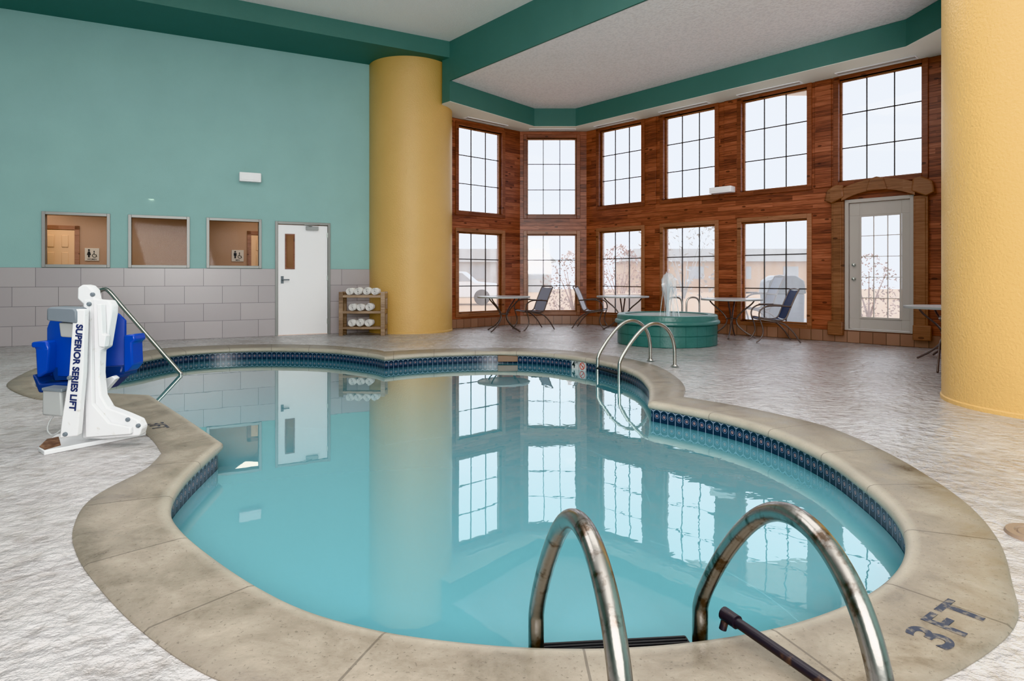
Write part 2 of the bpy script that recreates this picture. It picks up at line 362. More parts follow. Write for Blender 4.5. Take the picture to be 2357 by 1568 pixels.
# glass door
e=struct(empty('door_2',S3.loc((ddx0+ddx1)/2,dz0),S3.a)); W=(ddx1-ddx0)/2; hh=dz1-dz0
m=MB(); m.box(-W,-.02,0,-W+.06,.12,hh); m.box(W-.06,-.02,0,W,.12,hh); m.box(-W+.06,-.02,hh-.06,W-.06,.12,hh); m.box(-W+.06,-.02,0,W-.06,.12,.03); m.build('door_frame',M['doorgrey'],e,.004)
gx0=q(1978)-(ddx0+ddx1)/2; gx1=q(2075)-(ddx0+ddx1)/2; gz0=.42-dz0; gz1=2.17-dz0
m=MB(); cells(m,-W+.065,W-.065,.035,hh-.065,[(gx0,gx1,gz0,gz1)],.02,.07); ring(m,gx0+.03,gx1-.03,gz0+.03,gz1-.03,.03,.005,.02); leaf=m.build('door_leaf',M['doorgrey'],e,.003)
m=MB()
for i in (1,2): x=gx0+(gx1-gx0)*i/3; m.box(x-.006,.03,gz0,x+.006,.06,gz1)
for i in range(1,5): z=gz0+(gz1-gz0)*i/5; m.box(gx0,.03,z-.006,gx1,.06,z+.006)
m.build('muntin_grid',M['doorgrey'],leaf); MB().box(gx0,.042,gz0,gx1,.048,gz1).build('pane',M['glass_lo'],leaf)
for zz in (.88,1.12): MB().lathe([(0,0),(.03,0),(.03,.012),(.014,.014),(.014,.03),(.024,.036),(.022,.055),(0,.06)],n=20).build('door_knob' if zz<1 else 'deadbolt',M['steel'],leaf).matrix_local=Matrix.Translation((-W+.14,.02,zz))@Matrix.Rotation(R(90),4,'X')
# rustic surround
e=empty('door_surround',S3.loc((ddx0+ddx1)/2,0),S3.a); tag(e,'rustic carved wooden surround with arched header around the grey glass door','door surround')
SU=M['surround']
for sgn in (-1,1):
    m=MB(); m.box(sgn*W,-.07,.2,sgn*(W+.2),-.002,2.42); m.box(sgn*(W+.03),-.085,.3,sgn*(W+.17),-.07,2.38); m.build('jamb',SU,e,.01)
    m=MB(); m.box(sgn*(W-.0),-.12,.12,sgn*(W+.25),-.031,.36); m.build('plinth_block',SU,e,.015)
    pts=[(sgn*(W-.02),2.5),(sgn*(W+.18),2.40),(sgn*(W+.30),2.46),(sgn*(W+.26),2.64),(sgn*(W+.12),2.72),(sgn*(W-.0),2.70)]
    MB().slab(pts,-.12,-.032).build('corner_block',SU,e,.02)
top=[];bot=[]
for i in range(13):
    u=-1+i/6; top.append((u*(W+.03),2.76-.12*u*u)); bot.append((u*(W+.03),2.57-.14*u*u))
hd=MB().slab(top+bot[::-1],-.10,-.032).build('arched_header',SU,e,.012)
MB().slab([(-.16,2.56),(.16,2.56),(.1,2.76),(0,2.79),(-.1,2.76)],-.13,-.101).build('keystone',SU,hd,.02)
# ------------------------------------------------------------ left wall
wq=WL.w
wins=[(96,254),(295,437),(475,602)]; dL,dR=wq(633),wq(760)
holes=[(wq(a),wq(b_),1.285,2.21) for a,b_ in wins]+[(dL,dR,-.01,2.19)]
m=MB(); cells(m,-7.2,3.0,0,5.8,holes,0,.15)
struct(m.build('wall_left',M['teal'],None,0,0,WL.loc(),WL.a))
m=MB(); m.box(-7.2,-.015,0,dL,0,1.28); m.box(dR,-.015,0,2.0,0,1.28)
struct(m.build('trim_2',M['tile'],None,0,0,WL.loc(),WL.a))
for a,b_ in wins:
    wn[0]+=1; x0,x1=wq(a),wq(b_); e=struct(empty('window_%d'%wn[0],WL.loc((x0+x1)/2,1.285),WL.a)); w2=(x1-x0)/2
    m=MB(); ring(m,-w2+.05,w2-.05,.05,.875,.05,-.03,.15); m.build('window_frame',M['alu'],e,.003)
    MB().box(-w2+.05,.06,.05,w2-.05,.066,.875).build('pane',M['glass_in'],e)
e=struct(empty('door_1',WL.loc((dL+dR)/2,0),WL.a)); w2=(dR-dL)/2
m=MB(); m.box(-w2,-.03,0,-w2+.05,.15,2.19); m.box(w2-.05,-.03,0,w2,.15,2.19); m.box(-w2+.05,-.03,2.14,w2-.05,.15,2.19); m.build('door_frame',M['alu'],e,.003)
lx0=-w2+.055; lx1=w2-.055; sx0=lx0+.13; sx1=sx0+.17
m=MB(); cells(m,lx0,lx1,.01,2.13,[(sx0,sx1,1.28,1.95)],0,.045); leaf=m.build('door_leaf',M['white'],e)
m=MB(); ring(m,sx0+.02,sx1-.02,1.30,1.93,.025,-.012,.0); m.build('vision_frame',M['darktrim'],leaf)
MB().box(sx0,.02,1.28,sx1,.026,1.95).build('pane',M['glass_in'],leaf)
m=MB(); m.box(lx0+.05,-.012,1.0,lx0+.1,0,1.14); m.tube([(lx0+.075,-.01,1.07),(lx0+.075,-.05,1.07),(lx0+.2,-.052,1.07)],.011,smooth=False); m.build('lever_handle',M['dgrey'],leaf)
m=MB(); m.box(.05,-.06,2.04,.28,0,2.11); m.tube([(.16,-.05,2.11),(.0,-.16,2.125),(.3,-.035,2.15)],.009,smooth=False); m.build('door_closer',M['grey'],leaf,.005)
for z in (.25,1.1,1.95): MB().box(lx1-.01,-.012,z-.05,lx1+.02,0.0,z+.05).build('hinge',M['steel'],e)
CB=Fr(*(WL.p+WL.n*2.0),27.0)
struct(MB().box(-7.2,0,0,3,.1,2.7).build('wall_corridor_back',M['peach'],None,0,0,CB.loc(),CB.a))
struct(MB().box(-7.2,.15,2.6,3,2.0,2.7).build('ceiling_corridor',M['peach'],None,0,0,WL.loc(),WL.a))
struct(MB().box(-7.2,.15,-.06,3,2.0,0).build('floor_corridor',M['peach'],None,0,0,WL.loc(),WL.a))
struct(MB().box(-7.3,0.15,0,-7.2,2.1,2.7).build('wall_corridor_left',M['peach'],None,0,0,WL.loc(),WL.a))
struct(MB().box(2.9,0.15,0,3.0,2.0,2.7).build('wall_corridor_right',M['peach'],None,0,0,WL.loc(),WL.a))
def panel_door(n,x0,x1):
    e=struct(empty('door_%d'%n,CB.loc((x0+x1)/2,0),CB.a)); w=(x1-x0)/2
    m=MB(); m.box(-w-.08,-.03,0,-w,-.002,2.12); m.box(w,-.03,0,w+.08,-.002,2.12); m.box(-w-.08,-.03,2.04,w+.08,-.002,2.12); m.build('door_frame',M['casing'],e,.004)
    lf=MB().box(-w,-.02,.01,w,-.002,2.03).build('door_leaf',M['pdoor'],e)
    for sx in (-1,1):
        for (a,b_) in ((.15,.85),(.97,1.6),(1.7,1.93)): MB().box(sx*.06 if sx>0 else -w+.1,-.032,a,w-.1 if sx>0 else -.06,-.02,b_).build('raised_panel',M['pdoor'],lf,.008)
panel_door(3,CB.w(95),CB.w(172)); panel_door(4,CB.w(578),CB.w(650))
def sign(pxc,pyc,word,woman,lab):
    e=empty('restroom_sign',CB.loc(CB.w(pxc),CB.z(pxc,pyc),-.001),CB.a); tag(e,lab,'sign')
    MB().box(-.12,-.015,-.125,.12,0,.125).build('plate',M['signw'],e,.004)
    m=MB(); 
    Y0,Y1=-.02,-.0155
    circ=lambda cx,cz,r,n=14:[(cx+r*math.cos(2*math.pi*i/n),cz+r*math.sin(2*math.pi*i/n)) for i in range(n)]
    m.slab(circ(-.05,.085,.018),Y0,Y1)
    if woman: m.slab([(-.065,.06),(-.035,.06),(-.015,-.01),(-.035,-.01),(-.035,-.055),(-.065,-.055),(-.065,-.01),(-.085,-.01)],Y0,Y1)
    else: m.slab([(-.078,.06),(-.022,.06),(-.022,.0),(-.035,.0),(-.035,-.055),(-.065,-.055),(-.065,.0),(-.078,.0)],Y0,Y1)
    m.slab(circ(.035,.06,.012),Y0,Y1)
    m.tube([(.035,-.018,.045),(.037,-.018,.0),(.065,-.018,-.002),(.078,-.018,-.045)],.006,6,smooth=False)
    m.tube([(.04+.034*math.cos(a),-.018,-.02+.034*math.sin(a)) for a in [R(100+i*26) for i in range(10)]],.005,6,smooth=False)
    m.build('pictogram',M['black'],e,0,0)
    text(word,.04,'sign_text',M['black'],e,Matrix.Translation((0,-.017,-.095))@Matrix.Rotation(R(90),4,'X'))
sign(212,586,'WOMEN',True,'white restroom sign with skirted figure and wheelchair symbol behind the leftmost interior window')
sign(547,589,'MEN',False,'white restroom sign with trousered figure, behind the interior window nearest the white door')
def wallbox(fr,px,py,w,h,d,lab):
    e=empty('wall_light',fr.loc(fr.w(px),fr.z(px,py),-.002),fr.a); tag(e,lab,'light')
    MB().slab([(-w/2,-h/2),(w/2,-h/2),(w/2,h/2),(-w/2,h/2)],-d,0).build('housing',M['white'],e,.012)
    MB().box(-w/2+.03,-d-.006,-h/2+.03,w/2-.03,-d,h/2-.04).build('lens',M['white'],e,.003)
wallbox(WL,575,410,.38,.17,.14,'white rectangular light box high on the plain teal wall')
wallbox(S3,1668,439,.46,.12,.2,'white flat light box mounted on the wooden wall between upper windows')
# ------------------------------------------------------------ ceilings, beams
A=Vector((-1.23,12.45)); bd=Vector((.65,-.76)).normalized()
def P2(fr,w,y=0): q_=fr.loc(w,0,y); return (q_[0],q_[1])
outerw=[P2(S5,2.6,-.0),P2(S4,1.6),P2(S3,7.3),P2(S3,0),P2(S2,0),P2(S1,.2)]
inner=[(-1.40,12.62),(A.x,A.y),(.516,14.54),(1.47,14.54),(5.94,9.5),(6.0,8.6),(4.45,6.35)]
struct(MB().prism(inner+outerw,4.605,5.012).build('trim_3',M['green'],None,0,0))
struct(MB().prism(inner+outerw,4.598,4.604).build('trim_4',M['soffit'],None,0,0))
bn2=Vector((.76,.65)).normalized()
A2=A+bn2*.03
struct(MB().prism([(A2.x,A2.y)]+[tuple(A2+bd*9)]+outerw,5.015,5.1).build('ceiling_bay',M['ceil2'],None,0,0))
A3=A-bn2*.004
struct(MB().prism([tuple(A3),tuple(A3+bd*9),tuple(A+bd*9+bn2*.029),tuple(A+bn2*.029)],5.005,5.79).build('trim_5',M['green'],None,0,0))
l1=Vector((-math.cos(R(29)),-math.sin(R(29))))
wend=WL.p+WL.d*-7.0; we2=WL.p+WL.d*2.9
struct(MB().prism([tuple(A),tuple(A+l1*10.7),tuple(wend),tuple(we2),(-1.2,13.4)],5.46,5.79).build('trim_6',M['green'],None,0,0))
struct(MB().prism([(-1.40,12.62),tuple(A-bn2*.002),(-.95,12.8),(-1.0,13.4),(-1.35,13.4)],4.6,5.459).build('trim_7',M['green'],None,0,0))
struct(MB().box(-11.5,-4.2,5.78,7.6,16.2,5.9).build('ceiling',M['ceiling'],None,0,0))
vl=['first window beside the column','short middle bay window','third window from the column','fourth window from the column','fifth window from the column','window over the glass door']
for i,(fr,a,b_) in enumerate(((S1,1057,1153),(S2,1215,1325),(S3,1382,1476),(S3,1530,1645),(S3,1708,1857),(S3,1932,2122))):
    x0,x1=fr.w(a),fr.w(b_); e=empty('air_vent',fr.loc((x0+x1)/2,4.598),fr.a); tag(e,'thin white slotted soffit vent above the '+vl[i],'vent','linear air vents in the soffit')
    w=(x1-x0)/2-.02
    m=MB(); m.box(-w,-.28,-.014,w,-.265,0); m.box(-w,-.135,-.014,w,-.12,0); m.box(-w,-.265,-.014,-w+.015,-.135,0); m.box(w-.015,-.265,-.014,w,-.135,0); vf=m.build('vent_frame',M['white'],e)
    m=MB()
    for k in range(4): m.box(-w+.015,-.255+k*.03,-.010,w-.015,-.243+k*.03,-.002)
    m.build('slats',M['doorgrey'],vf)
# ------------------------------------------------------------ columns
def column(x,y,z1,lab):
    r=.862; m=MB(); m.lathe([(0,0),(r+.01,0),(r+.01,.03),(r,.04),(r,1.0),(r,2.6),(r,z1),(0,z1)],n=96)
    o=m.build('round_column',M['yellow'],None,0,40,(x,y,0)); tag(o,lab,'column')
column(-2.12,13.2,5.46,'big round yellow column between the teal wall and the wooden window wall')
column(4.77,5.47,5.4,'huge round yellow column cut off by the right edge, on the wet deck')
# ------------------------------------------------------------ pool
ctl=[((80,890),(15,890),0),((100,869),(45,866),0),((150,856),(95,846),0),((230,842),(190,830),0),((320,828),(290,816),0),((400,814),(380,803),0),((500,806),(490,797),0),
((620,803),(620,794),0),((750,806),(755,797),0),((850,816),(860,806),0),((885,823),(885,811),1),((960,817),(962,807),0),((1050,813),(1050,804),0),((1145,811),(1147,802),0),
((1240,814),(1255,805),0),((1330,824),(1350,813),0),((1410,840),(1440,826),0),((1465,860),(1515,845),0),((1492,885),(1560,872),0),((1498,905),(1577,895),0),((1495,928),(1572,916),1),
((1600,947),(1690,935),0),((1700,970),(1800,958),0),((1800,1003),(1915,988),0),((1900,1050),(2035,1040),0),((1980,1105),(2140,1100),0),((2050,1165),(2235,1170),0),((2088,1225),(2300,1250),0),
((2088,1285),(2330,1345),0),((2050,1340),None,0),((1960,1395),None,0),((1800,1450),None,0),((1600,1485),None,0),((1400,1500),None,0),((1200,1498),None,0),((1000,1480),None,0),((850,1455),None,0),
((700,1412),None,0),((580,1352),None,0),((480,1285),None,0),((410,1225),None,0),((385,1180),None,0),((400,1130),None,0),((445,1078),(330,1085),0),((508,1022),(372,1045),1),
((425,965),(335,1000),0),((343,912),(240,935),1),((235,907),(165,925),0),((130,903),(75,918),0)]
I=[G(*c[0]) for c in ctl]; n=len(ctl); pts=[]
for i,c in enumerate(ctl):
    if c[1]: o=G(*c[1])
    else:
        d=(I[(i+1)%n]-I[i-1]).normalized(); o=I[i]+Vector((-d.y,d.x))*.37
    pts.append(Vector((I[i].x,I[i].y,o.x,o.y)))
loop=[]; SUB=8
for i in range(n):
    p1=pts[i]; p2=pts[(i+1)%n]; p0=pts[i-1] if not ctl[i][2] else p1; p3=pts[(i+2)%n] if not ctl[(i+1)%n][2] else p2
    for k in range(SUB):
        u=k/SUB; loop.append(.5*((2*p1)+(p2-p0)*u+(2*p0-5*p1+4*p2-p3)*u*u+(3*p1-p0-3*p2+p3)*u**3))
NL=len(loop); inn=[Vector((p[0],p[1])) for p in loop]; out=[Vector((p[2],p[3])) for p in loop]
arc=[0]
for i in range(NL): arc.append(arc[-1]+(inn[(i+1)%NL]-inn[i]).length)
def sweep(prof,vs_from=None):
    mb=MB(); mb.uv=[]; k=len(prof)
    for i in range(NL+1):
        a=inn[i%NL]; b_=out[i%NL]
        for (t_,z) in prof:
            p=a+(b_-a)*t_; mb.v.append((p.x,p.y,z)); mb.uv.append((arc[i],t_ if vs_from is None else z-vs_from))
    for i in range(NL):
        for j in range(k-1): mb.f.append((i*k+j,i*k+j+1,(i+1)*k+j+1,(i+1)*k+j))
    return mb
pool=empty('swimming_pool',(0,0,0)); tag(pool,'free form turquoise swimming pool with stone coping and navy tile band','swimming pool')
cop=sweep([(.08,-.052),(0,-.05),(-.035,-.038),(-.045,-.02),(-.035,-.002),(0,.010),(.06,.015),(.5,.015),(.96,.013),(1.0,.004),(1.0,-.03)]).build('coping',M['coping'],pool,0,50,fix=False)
band=sweep([(.05,-.03),(.05,-.19)],-.185).build('waterline_tile',M['pooltile'],pool,0,50,fix=False)
sweep([(.05,-.19),(.05,-1.25)]).build('basin_wall',M['plaster'],pool,0,50,fix=False)
def fill(poly,z,hole=None):
    loops=[[Vector((p[0],p[1],0)) for p in poly]]
    if hole: loops.append([Vector((p[0],p[1],0)) for p in hole])
    tr=tessellate_polygon(loops); vv=[(v.x,v.y,z) for l in loops for v in l]
    mb=MB(); 
    for f in tr:
        a,b_,c=[Vector(vv[i]) for i in f]
        nz=(b_-a).cross(c-a).z
        if abs(nz)>1e-9: mb.f.append(tuple(f) if nz>0 else tuple(f)[::-1])
    mb.v=vv; return mb
wl=[a+(b_-a)*.045 for a,b_ in zip(inn,out)]
fill(wl,-1.24).build('basin_floor',M['plaster'],pool,0,0,fix=False)
fill(wl,-.165).build('water',M['water'],pool,0,0,fix=False)
for (r,z) in ((1.5,-.42),(2.0,-.7)):
    m=MB(); m.lathe([(0,z),(r,z),(r,-1.2)],c=(-5.35,7.95,0),n=64); m.build('entry_step',M['plaster'],pool,0,40)
fl=[(-11,-4),(6.9,-4),(6.9,9.8),(1.9,15.1),(.1,15.1),(-1.6,13.6),(-2.4,13.15),tuple(WL.p+WL.d*-7.2)]
outp=[a+(b_-a)*.985 for a,b_ in zip(inn,out)]
struct(fill(fl,0,outp).build('floor',M['deck'],None,0,0,fix=False))
struct(MB().box(-11.2,-4.1,0,-11,8.9,5.8).build('wall_far_left',M['teal'],None,0,0))
struct(MB().box(-11,-4.2,0,7,-4.0,5.8).build('wall_front',M['teal'],None,0,0))
struct(MB().box(5.5,-4.1,0,5.7,5.4,5.8).build('wall_right',M['teal'],None,0,0))
# depth markings
rot=Matrix.Rotation(R(36),4,'Z')
text('3FT',.17,'depth_marking',M['ink'],cop,Matrix.Translation((1.405,2.02,.0158))@rot@Matrix.Diagonal((1.15,1.0,1,1)),.0006,sp=1.25,off=.02)
pc=(Vector(G(362,985))); text('3FT',.15,'depth_marking',M['ink'],cop,Matrix.Translation((pc.x,pc.y,.0158))@Matrix.Rotation(R(-50),4,'Z'),.0006)
k=15*SUB; a=inn[k]; d=(inn[k+1]-inn[k-1]).normalized(); ang=math.atan2(d.y,d.x)
p_=inn[k]+Vector((-d.y,d.x))*.012; mt=Matrix.Translation((p_.x,p_.y,-.105))@Matrix.Rotation(ang,4,'Z')
mb=MB(); mb.box(-.13,-.012,-.065,.01,.01,.06,mt); mb.build('marker_tile',M['marker'],band); mb=MB(); mb.box(.03,-.012,-.065,.15,.01,.06,mt); mb.build('marker_tile',M['marker'],band)
text('4',.13,'depth_marking',M['black'],band,mt@Matrix.Translation((-.085,-.0135,0))@Matrix.Rotation(R(90),4,'X'))
text('FT',.05,'depth_marking',M['black'],band,mt@Matrix.Translation((-.02,-.0135,.03))@Matrix.Rotation(R(90),4,'X'))
mb=MB(); rr=[(.09+.045*math.cos(2*math.pi*i/20),-.014,.045*math.sin(2*math.pi*i/20)) for i in range(21)]; mb.tube([mt@Vector(p) for p in rr],.005,6,smooth=False)
mb.tube([mt@Vector((.06,-.014,.03)),mt@Vector((.12,-.014,-.03))],.005,6); mb.build('no_diving_symbol',mk('sign_red',S(190,70,50),.5)[0],band)
mb=MB(); mb.tube([mt@Vector(p) for p in ((.07,-.0135,.015),(.09,-.0135,0),(.11,-.0135,-.012))],.005,6); mb.build('diver_figure',M['black'],band)
k2=int(13.3*SUB); a=inn[k2]; mt2=Matrix.Translation((a.x,a.y,-.09)); MB().box(-.15,-.014,-.05,.15,.012,.04,mt2).build('skimmer_mouth',M['brownpl'],band,.006)
e=MB().lathe([(0,.012),(.07,.012),(.075,.006),(.082,.006),(.085,.014),(.115,.014),(.12,0)],n=40).build('skimmer_lid',M['lidm'],None,0,35,(2.29,2.74,0)); tag(e,'round brown skimmer lid set in the deck at the right edge','lid')
# ------------------------------------------------------------ ladders
prof=[(0,-.95),(0,-.3),(0,.02),(.012,.11),(.09,.235),(.19,.36),(.30,.468),(.40,.53),(.50,.55),(.60,.528),(.69,.46),(.75,.36),(.78,.24),(.785,.12),(.785,0.015)]
def ladder(A0,u,v,sp,lab,steel,r=.0245):
    ang=math.atan2(v.y,v.x)
    e=empty('pool_ladder',(A0.x,A0.y,0)); tag(e,lab,'ladder')
    for k in (0,1):
        o=v*(sp*k)
        hr=MB().tube([(o.x+u.x*s,o.y+u.y*s,z) for s,z in prof],r,18,6).build('handrail',steel,e,0,60)
        q_=o+u*.785; MB().lathe([(r,.03),(r+.02,.03),(.055,.018),(.055,.0155)],c=(q_.x,q_.y,.0),n=24).build('escutcheon',M['steel'],hr)
    for z in (-.045,-.33,-.6,-.87):
        m=MB(); Mx=Matrix.Translation((v.x*sp/2,v.y*sp/2,z))@Matrix.Rotation(ang,4,'Z')
        m.box(-sp/2+r,-.035,-.012,sp/2-r,.06,.0,Mx)
        for j in range(6): m.box(-sp/2+.03,-.033+j*.016,0,sp/2-.03,-.025+j*.016,.005,Mx)
        m.build('step',M['black'] if z>-.1 else M['steel'],e)
    return e
u=Vector((.178,-.984)); v=Vector((.996,.09)).normalized()
ladder(Vector((.075,1.955)),u,v,.525,'polished steel ladder rails rising over the near pool edge in the foreground',M['steel_old'])
pC=G(1497,832); pD=G(1553,845); v2=(pD-pC).normalized(); u2=Vector((-v2.y,v2.x)); 
if u2.x>0: u2=-u2
a0=pC+u2*.785
ladder(a0,-u2,v2,(pD-pC).length,'small steel ladder rails at the far pool edge beside the green fountain',M['steel'],.022)
# step handrail behind lift
e=empty('handrail',(-5.62,8.55,0)); tag(e,'single slanted steel handrail running down into the water behind the pool lift','handrail')
hp=[(0,0,0.005),(0,0,.4),(0,0,.84),(.02,-.005,.92),(.08,-.02,.955),(.17,-.035,.935)]
hp+=[(.17+(1.22-.17)*i/5,-.035-.2*i/5,.935-(.935+.12)*i/5) for i in range(1,6)]+[(1.25,-.24,-.17),(1.25,-.24,-.42)]
rl=MB().tube(hp,.027,14).build('rail',M['steel'],e,0,60)
MB().lathe([(.027,.03),(.05,.025),(.055,.0)],n=20).build('escutcheon',M['steel'],rl)
# rusty pipe
a=V3(1672,1416,1.98); b_=Vector((1.02,1.28,.04)); d=(b_-a)
m=MB(); m.tube([a,b_],.0155,14); m.tube([a-d.normalized()*.012,a+d.normalized()*.045],.021,14); 
m.tube([a,a+Vector((-.012,0,-.045))],.012,10)
tag(m.build('rusty_pipe',M['rustpipe'],None,0,40),'dark rusty pipe with capped end lying across the near coping between ladder rails','pipe')
# ------------------------------------------------------------ pool lift
L0=Vector((-2.9,4.42,0)); lift=empty('pool_lift',L0); tag(lift,'white pool lift with blue plastic seat standing on the left deck','pool lift')
def lp(px,py,D): w_=V3(px,py,D)-L0; return (w_.x,w_.z)
def lslab(name,poly,D0,D1,mat,bevel=.006,par=lift):
    return MB().slab([lp(x,y,D0) for x,y in poly],D0-L0.y,D1-L0.y).build(name,mat,par,bevel,35)
bp=[G(336,1003),G(322,968),G(128,1010),G(88,1040),G(102,1049)]
base=MB().prism([(p.x-L0.x,p.y-L0.y) for p in bp],.0,.03).build('base_plate',M['liftwhite'],lift,.006)
br=[G(140,1036),G(135,1016),G(108,1022),G(90,1040),G(103,1047)]
MB().prism([(p.x-L0.x,p.y-L0.y) for p in br],.0305,.033).build('rust_patch',M['rust'],base)
side=[(178,662),(190,655),(204,658),(214,668),(218,690),(250,692),(257,704),(256,722),(243,800),(229,808),(227,860),(232,912),(248,940),(288,955),(318,968),(326,985),(320,1004),(236,1012),(188,1010),(182,930),(190,700),(177,688)]
mast=lslab('mast',side,4.20,4.28,M['liftwhite'],.01)
lslab('mast_plate',[(192,690),(208,690),(212,930),(250,975),(300,985),(300,1000),(196,1008)],4.165,4.198,M['liftwhite'],.006,mast)
lslab('upper_arm',[(222,700),(232,700),(235,770),(243,772),(240,800),(226,798)],4.14,4.19,M['liftwhite'],.006)
strip=lslab('front_strip',[(168,712),(194,712),(190,860),(178,1004),(136,1010),(142,960),(158,860)],4.06,4.11,M['liftwhite'],.008)
dv=Vector((-.085,0,-1)).normalized(); dy=Vector((1,0,-.085)).normalized()
tc=V3(174,846,4.055)-L0
mw=Matrix(((dv.x,dy.x,0,tc.x),(0,0,-1,tc.y),(dv.z,dy.z,0,tc.z),(0,0,0,1)))
text('SUPERIOR SERIES LIFT',.058,'lettering',mk('lettering_blue',S(40,48,92),.5)[0],strip,mw,.001,off=.035)
for (x,y,D) in ((213,678,4.19),(318,980,4.19),(294,966,4.19),(150,1000,4.055),(160,870,4.05),(205,700,4.15)):
    c=V3(x,y,D)-L0; o=MB().lathe([(0,.012),(.010,.012),(.014,.006),(.014,-.006)],n=12).build('bolt',M['dgrey'],lift); o.matrix_local=Matrix.Translation(c)@Matrix.Rotation(R(90),4,'X')
lslab('actuator_box',[(106,712),(112,707),(168,709),(176,716),(176,745),(106,738)],4.05,4.2,M['dgrey'],.012)
lslab('actuator_body',[(134,742),(172,744),(170,778),(138,776)],4.10,4.18,M['grey'],.01)
cbx=lslab('control_box',[(97,897),(140,900),(143,960),(96,957)],4.05,4.14,M['grey'],.012)
lslab('box_lid',[(95,893),(142,896),(142,903),(95,899)],4.04,4.15,M['dgrey'],.004,cbx)
cb=[V3(122,958,4.08)-L0,V3(112,975,4.06)-L0,V3(110,992,4.05)-L0,V3(122,1002,4.05)-L0,V3(140,990,4.06)-L0]
MB().tube([tuple(p) for p in cb],.005,8).build('cable',M['grey'],cbx)
def curved(px0,px1,top,bot,D,bow,n=16,th=.02):
    m=MB(); rows=8; vs=[]
    for side_ in (0,1):
        for j in range(rows+1):
            for i in range(n+1):
                u_=i/n; v_=j/rows; x=px0+(px1-px0)*u_; y=top(u_)+(bot(u_)-top(u_))*v_
                p=V3(x,y,D)-L0; p.y+= bow*(1-(2*u_-1)**2)*(-1)+side_*th; vs.append(tuple(p))
    W_=n+1; K=(rows+1)*W_; fs=[]
    for s_ in (0,1):
        for j in range(rows):
            for i in range(n): a_=s_*K+j*W_+i; fs.append((a_,a_+1,a_+1+W_,a_+W_))
    for i in range(n): fs.append((i,i+1,K+i+1,K+i)); a_=rows*W_+i; fs.append((a_,a_+1,K+a_+1,K+a_))
    for j in range(rows): a_=j*W_; fs.append((a_,a_+W_,K+a_+W_,K+a_)); a_+=n; fs.append((a_,a_+W_,K+a_+W_,K+a_))
    m.add(vs,fs); return m
seat=curved(108,288,lambda u:704+34*abs(2*u-1)**5+18*(1-u),lambda u:864-3*u,4.66,.09).build('seat_shell',M['blue'],lift,.004)
lslab('seat_pan',[(112,846),(286,842),(280,870),(120,878)],4.60,4.80,M['blue2'],.02)
lslab('armrest',[(70,788),(108,785),(112,800),(108,858),(84,872),(80,800),(70,800)],4.52,4.66,M['blue'],.018,seat)
lslab('armrest',[(284,772),(308,770),(311,784),(303,790),(305,840),(292,856),(284,858)],4.52,4.66,M['blue'],.018,seat)
fr_=lslab('footrest',[(72,862),(84,868),(90,884),(232,878),(262,862),(268,870),(236,900),(88,905)],4.52,4.7,M['blue2'],.012)
lslab('footrest_bracket',[(222,880),(258,866),(266,872),(240,902),(226,902)],4.46,4.515,M['liftwhite'],.006,fr_)
m=MB(); 
p1=V3(236,770,4.2)-L0; p2=V3(240,800,4.56)-L0; m.tube([tuple(p1),tuple(p2)],.02,12); p1=V3(200,850,4.25)-L0; p2=V3(200,855,4.60)-L0; m.tube([tuple(p1),tuple(p2)],.03,12); m.build('seat_support',M['dgrey'],lift)
# ------------------------------------------------------------ fountain
sx,sy=2.63,10.72
f=empty('fountain_basin',(sx,sy,0)); tag(f,'raised round green spa fountain with water jet on the deck','fountain')
m=MB(); m.lathe([(.66,.0),(.815,0),(.825,.01),(.825,.17),(.815,.175),(.815,.182),(.825,.187),(.825,.335),(.80,.36)],n=80)
m.build('lower_wall',M['spa'],f,0,30)
MB().lathe([(.80,.345),(.86,.35),(.87,.37),(.865,.40),(.835,.42),(.83,.485),(.815,.5),(.70,.5),(.685,.49),(.685,.3),(.685,0)],n=80).build('rim',M['spa'],f,0,30)
MB().lathe([(.678,.42),(.684,.42),(.684,.485),(.678,.485)],n=80).build('inner_tile',M['pooltile'],f)
MB().lathe([(0,.41),(.684,.41)],n=80).build('water',M['water'],f,0,0)
m=MB(); vs=[]; pr=[(.02,.4),(.03,.55),(.04,.68),(.06,.8),(.085,.9),(.10,.99),(.09,1.08),(.06,1.15),(.03,1.19),(0.002,1.2)]
nn_=28
for (r,z) in pr:
    for k in range(nn_):
        a_=2*math.pi*k/nn_; rr_=r*(1+.3*math.sin(5*a_+z*9)+.25*random.random()); vs.append((.03+rr_*math.cos(a_),rr_*math.sin(a_),z))
m.add(vs,[(i*nn_+k,i*nn_+(k+1)%nn_,(i+1)*nn_+(k+1)%nn_,(i+1)*nn_+k) for i in range(len(pr)-1) for k in range(nn_)])
for k in range(22):
    a_=random.random()*6.28; rd=.06+.16*random.random(); tp=.85+.33*random.random()
    m.tube([(.03,0,.5),(.03+.03*math.cos(a_),.03*math.sin(a_),tp),(.03+rd*.6*math.cos(a_),rd*.6*math.sin(a_),tp-.1),(.03+rd*math.cos(a_),rd*math.sin(a_),.42)],.004,6)
m.build('water_jet',M['jet'],f,0,80)
for i,(px0,px1) in enumerate(((1536,1570),(1580,1610))):
    D=12.1; x0=(px0-CX)*D/F; x1=(px1-CX)*D/F
    e=empty('spa_handrail',(x0,D,0)); tag(e,('left' if i==0 else 'right')+' of two low arched steel handrails behind the green fountain','handrail','steel handrails behind the fountain')
    rl=MB().tube([(0,0,.0),(0,0,.5),(.01,0,.66),(.07,0,.725),(x1-x0-.07,0,.725),(x1-x0-.01,0,.66),(x1-x0,0,.5),(x1-x0,0,.0)],.017,12).build('rail',M['steel'],e,0,60)
    for xx in (0,x1-x0): MB().lathe([(.017,.02),(.04,.016),(.042,0)],c=(xx,0,0),n=18).build('escutcheon',M['steel'],rl)
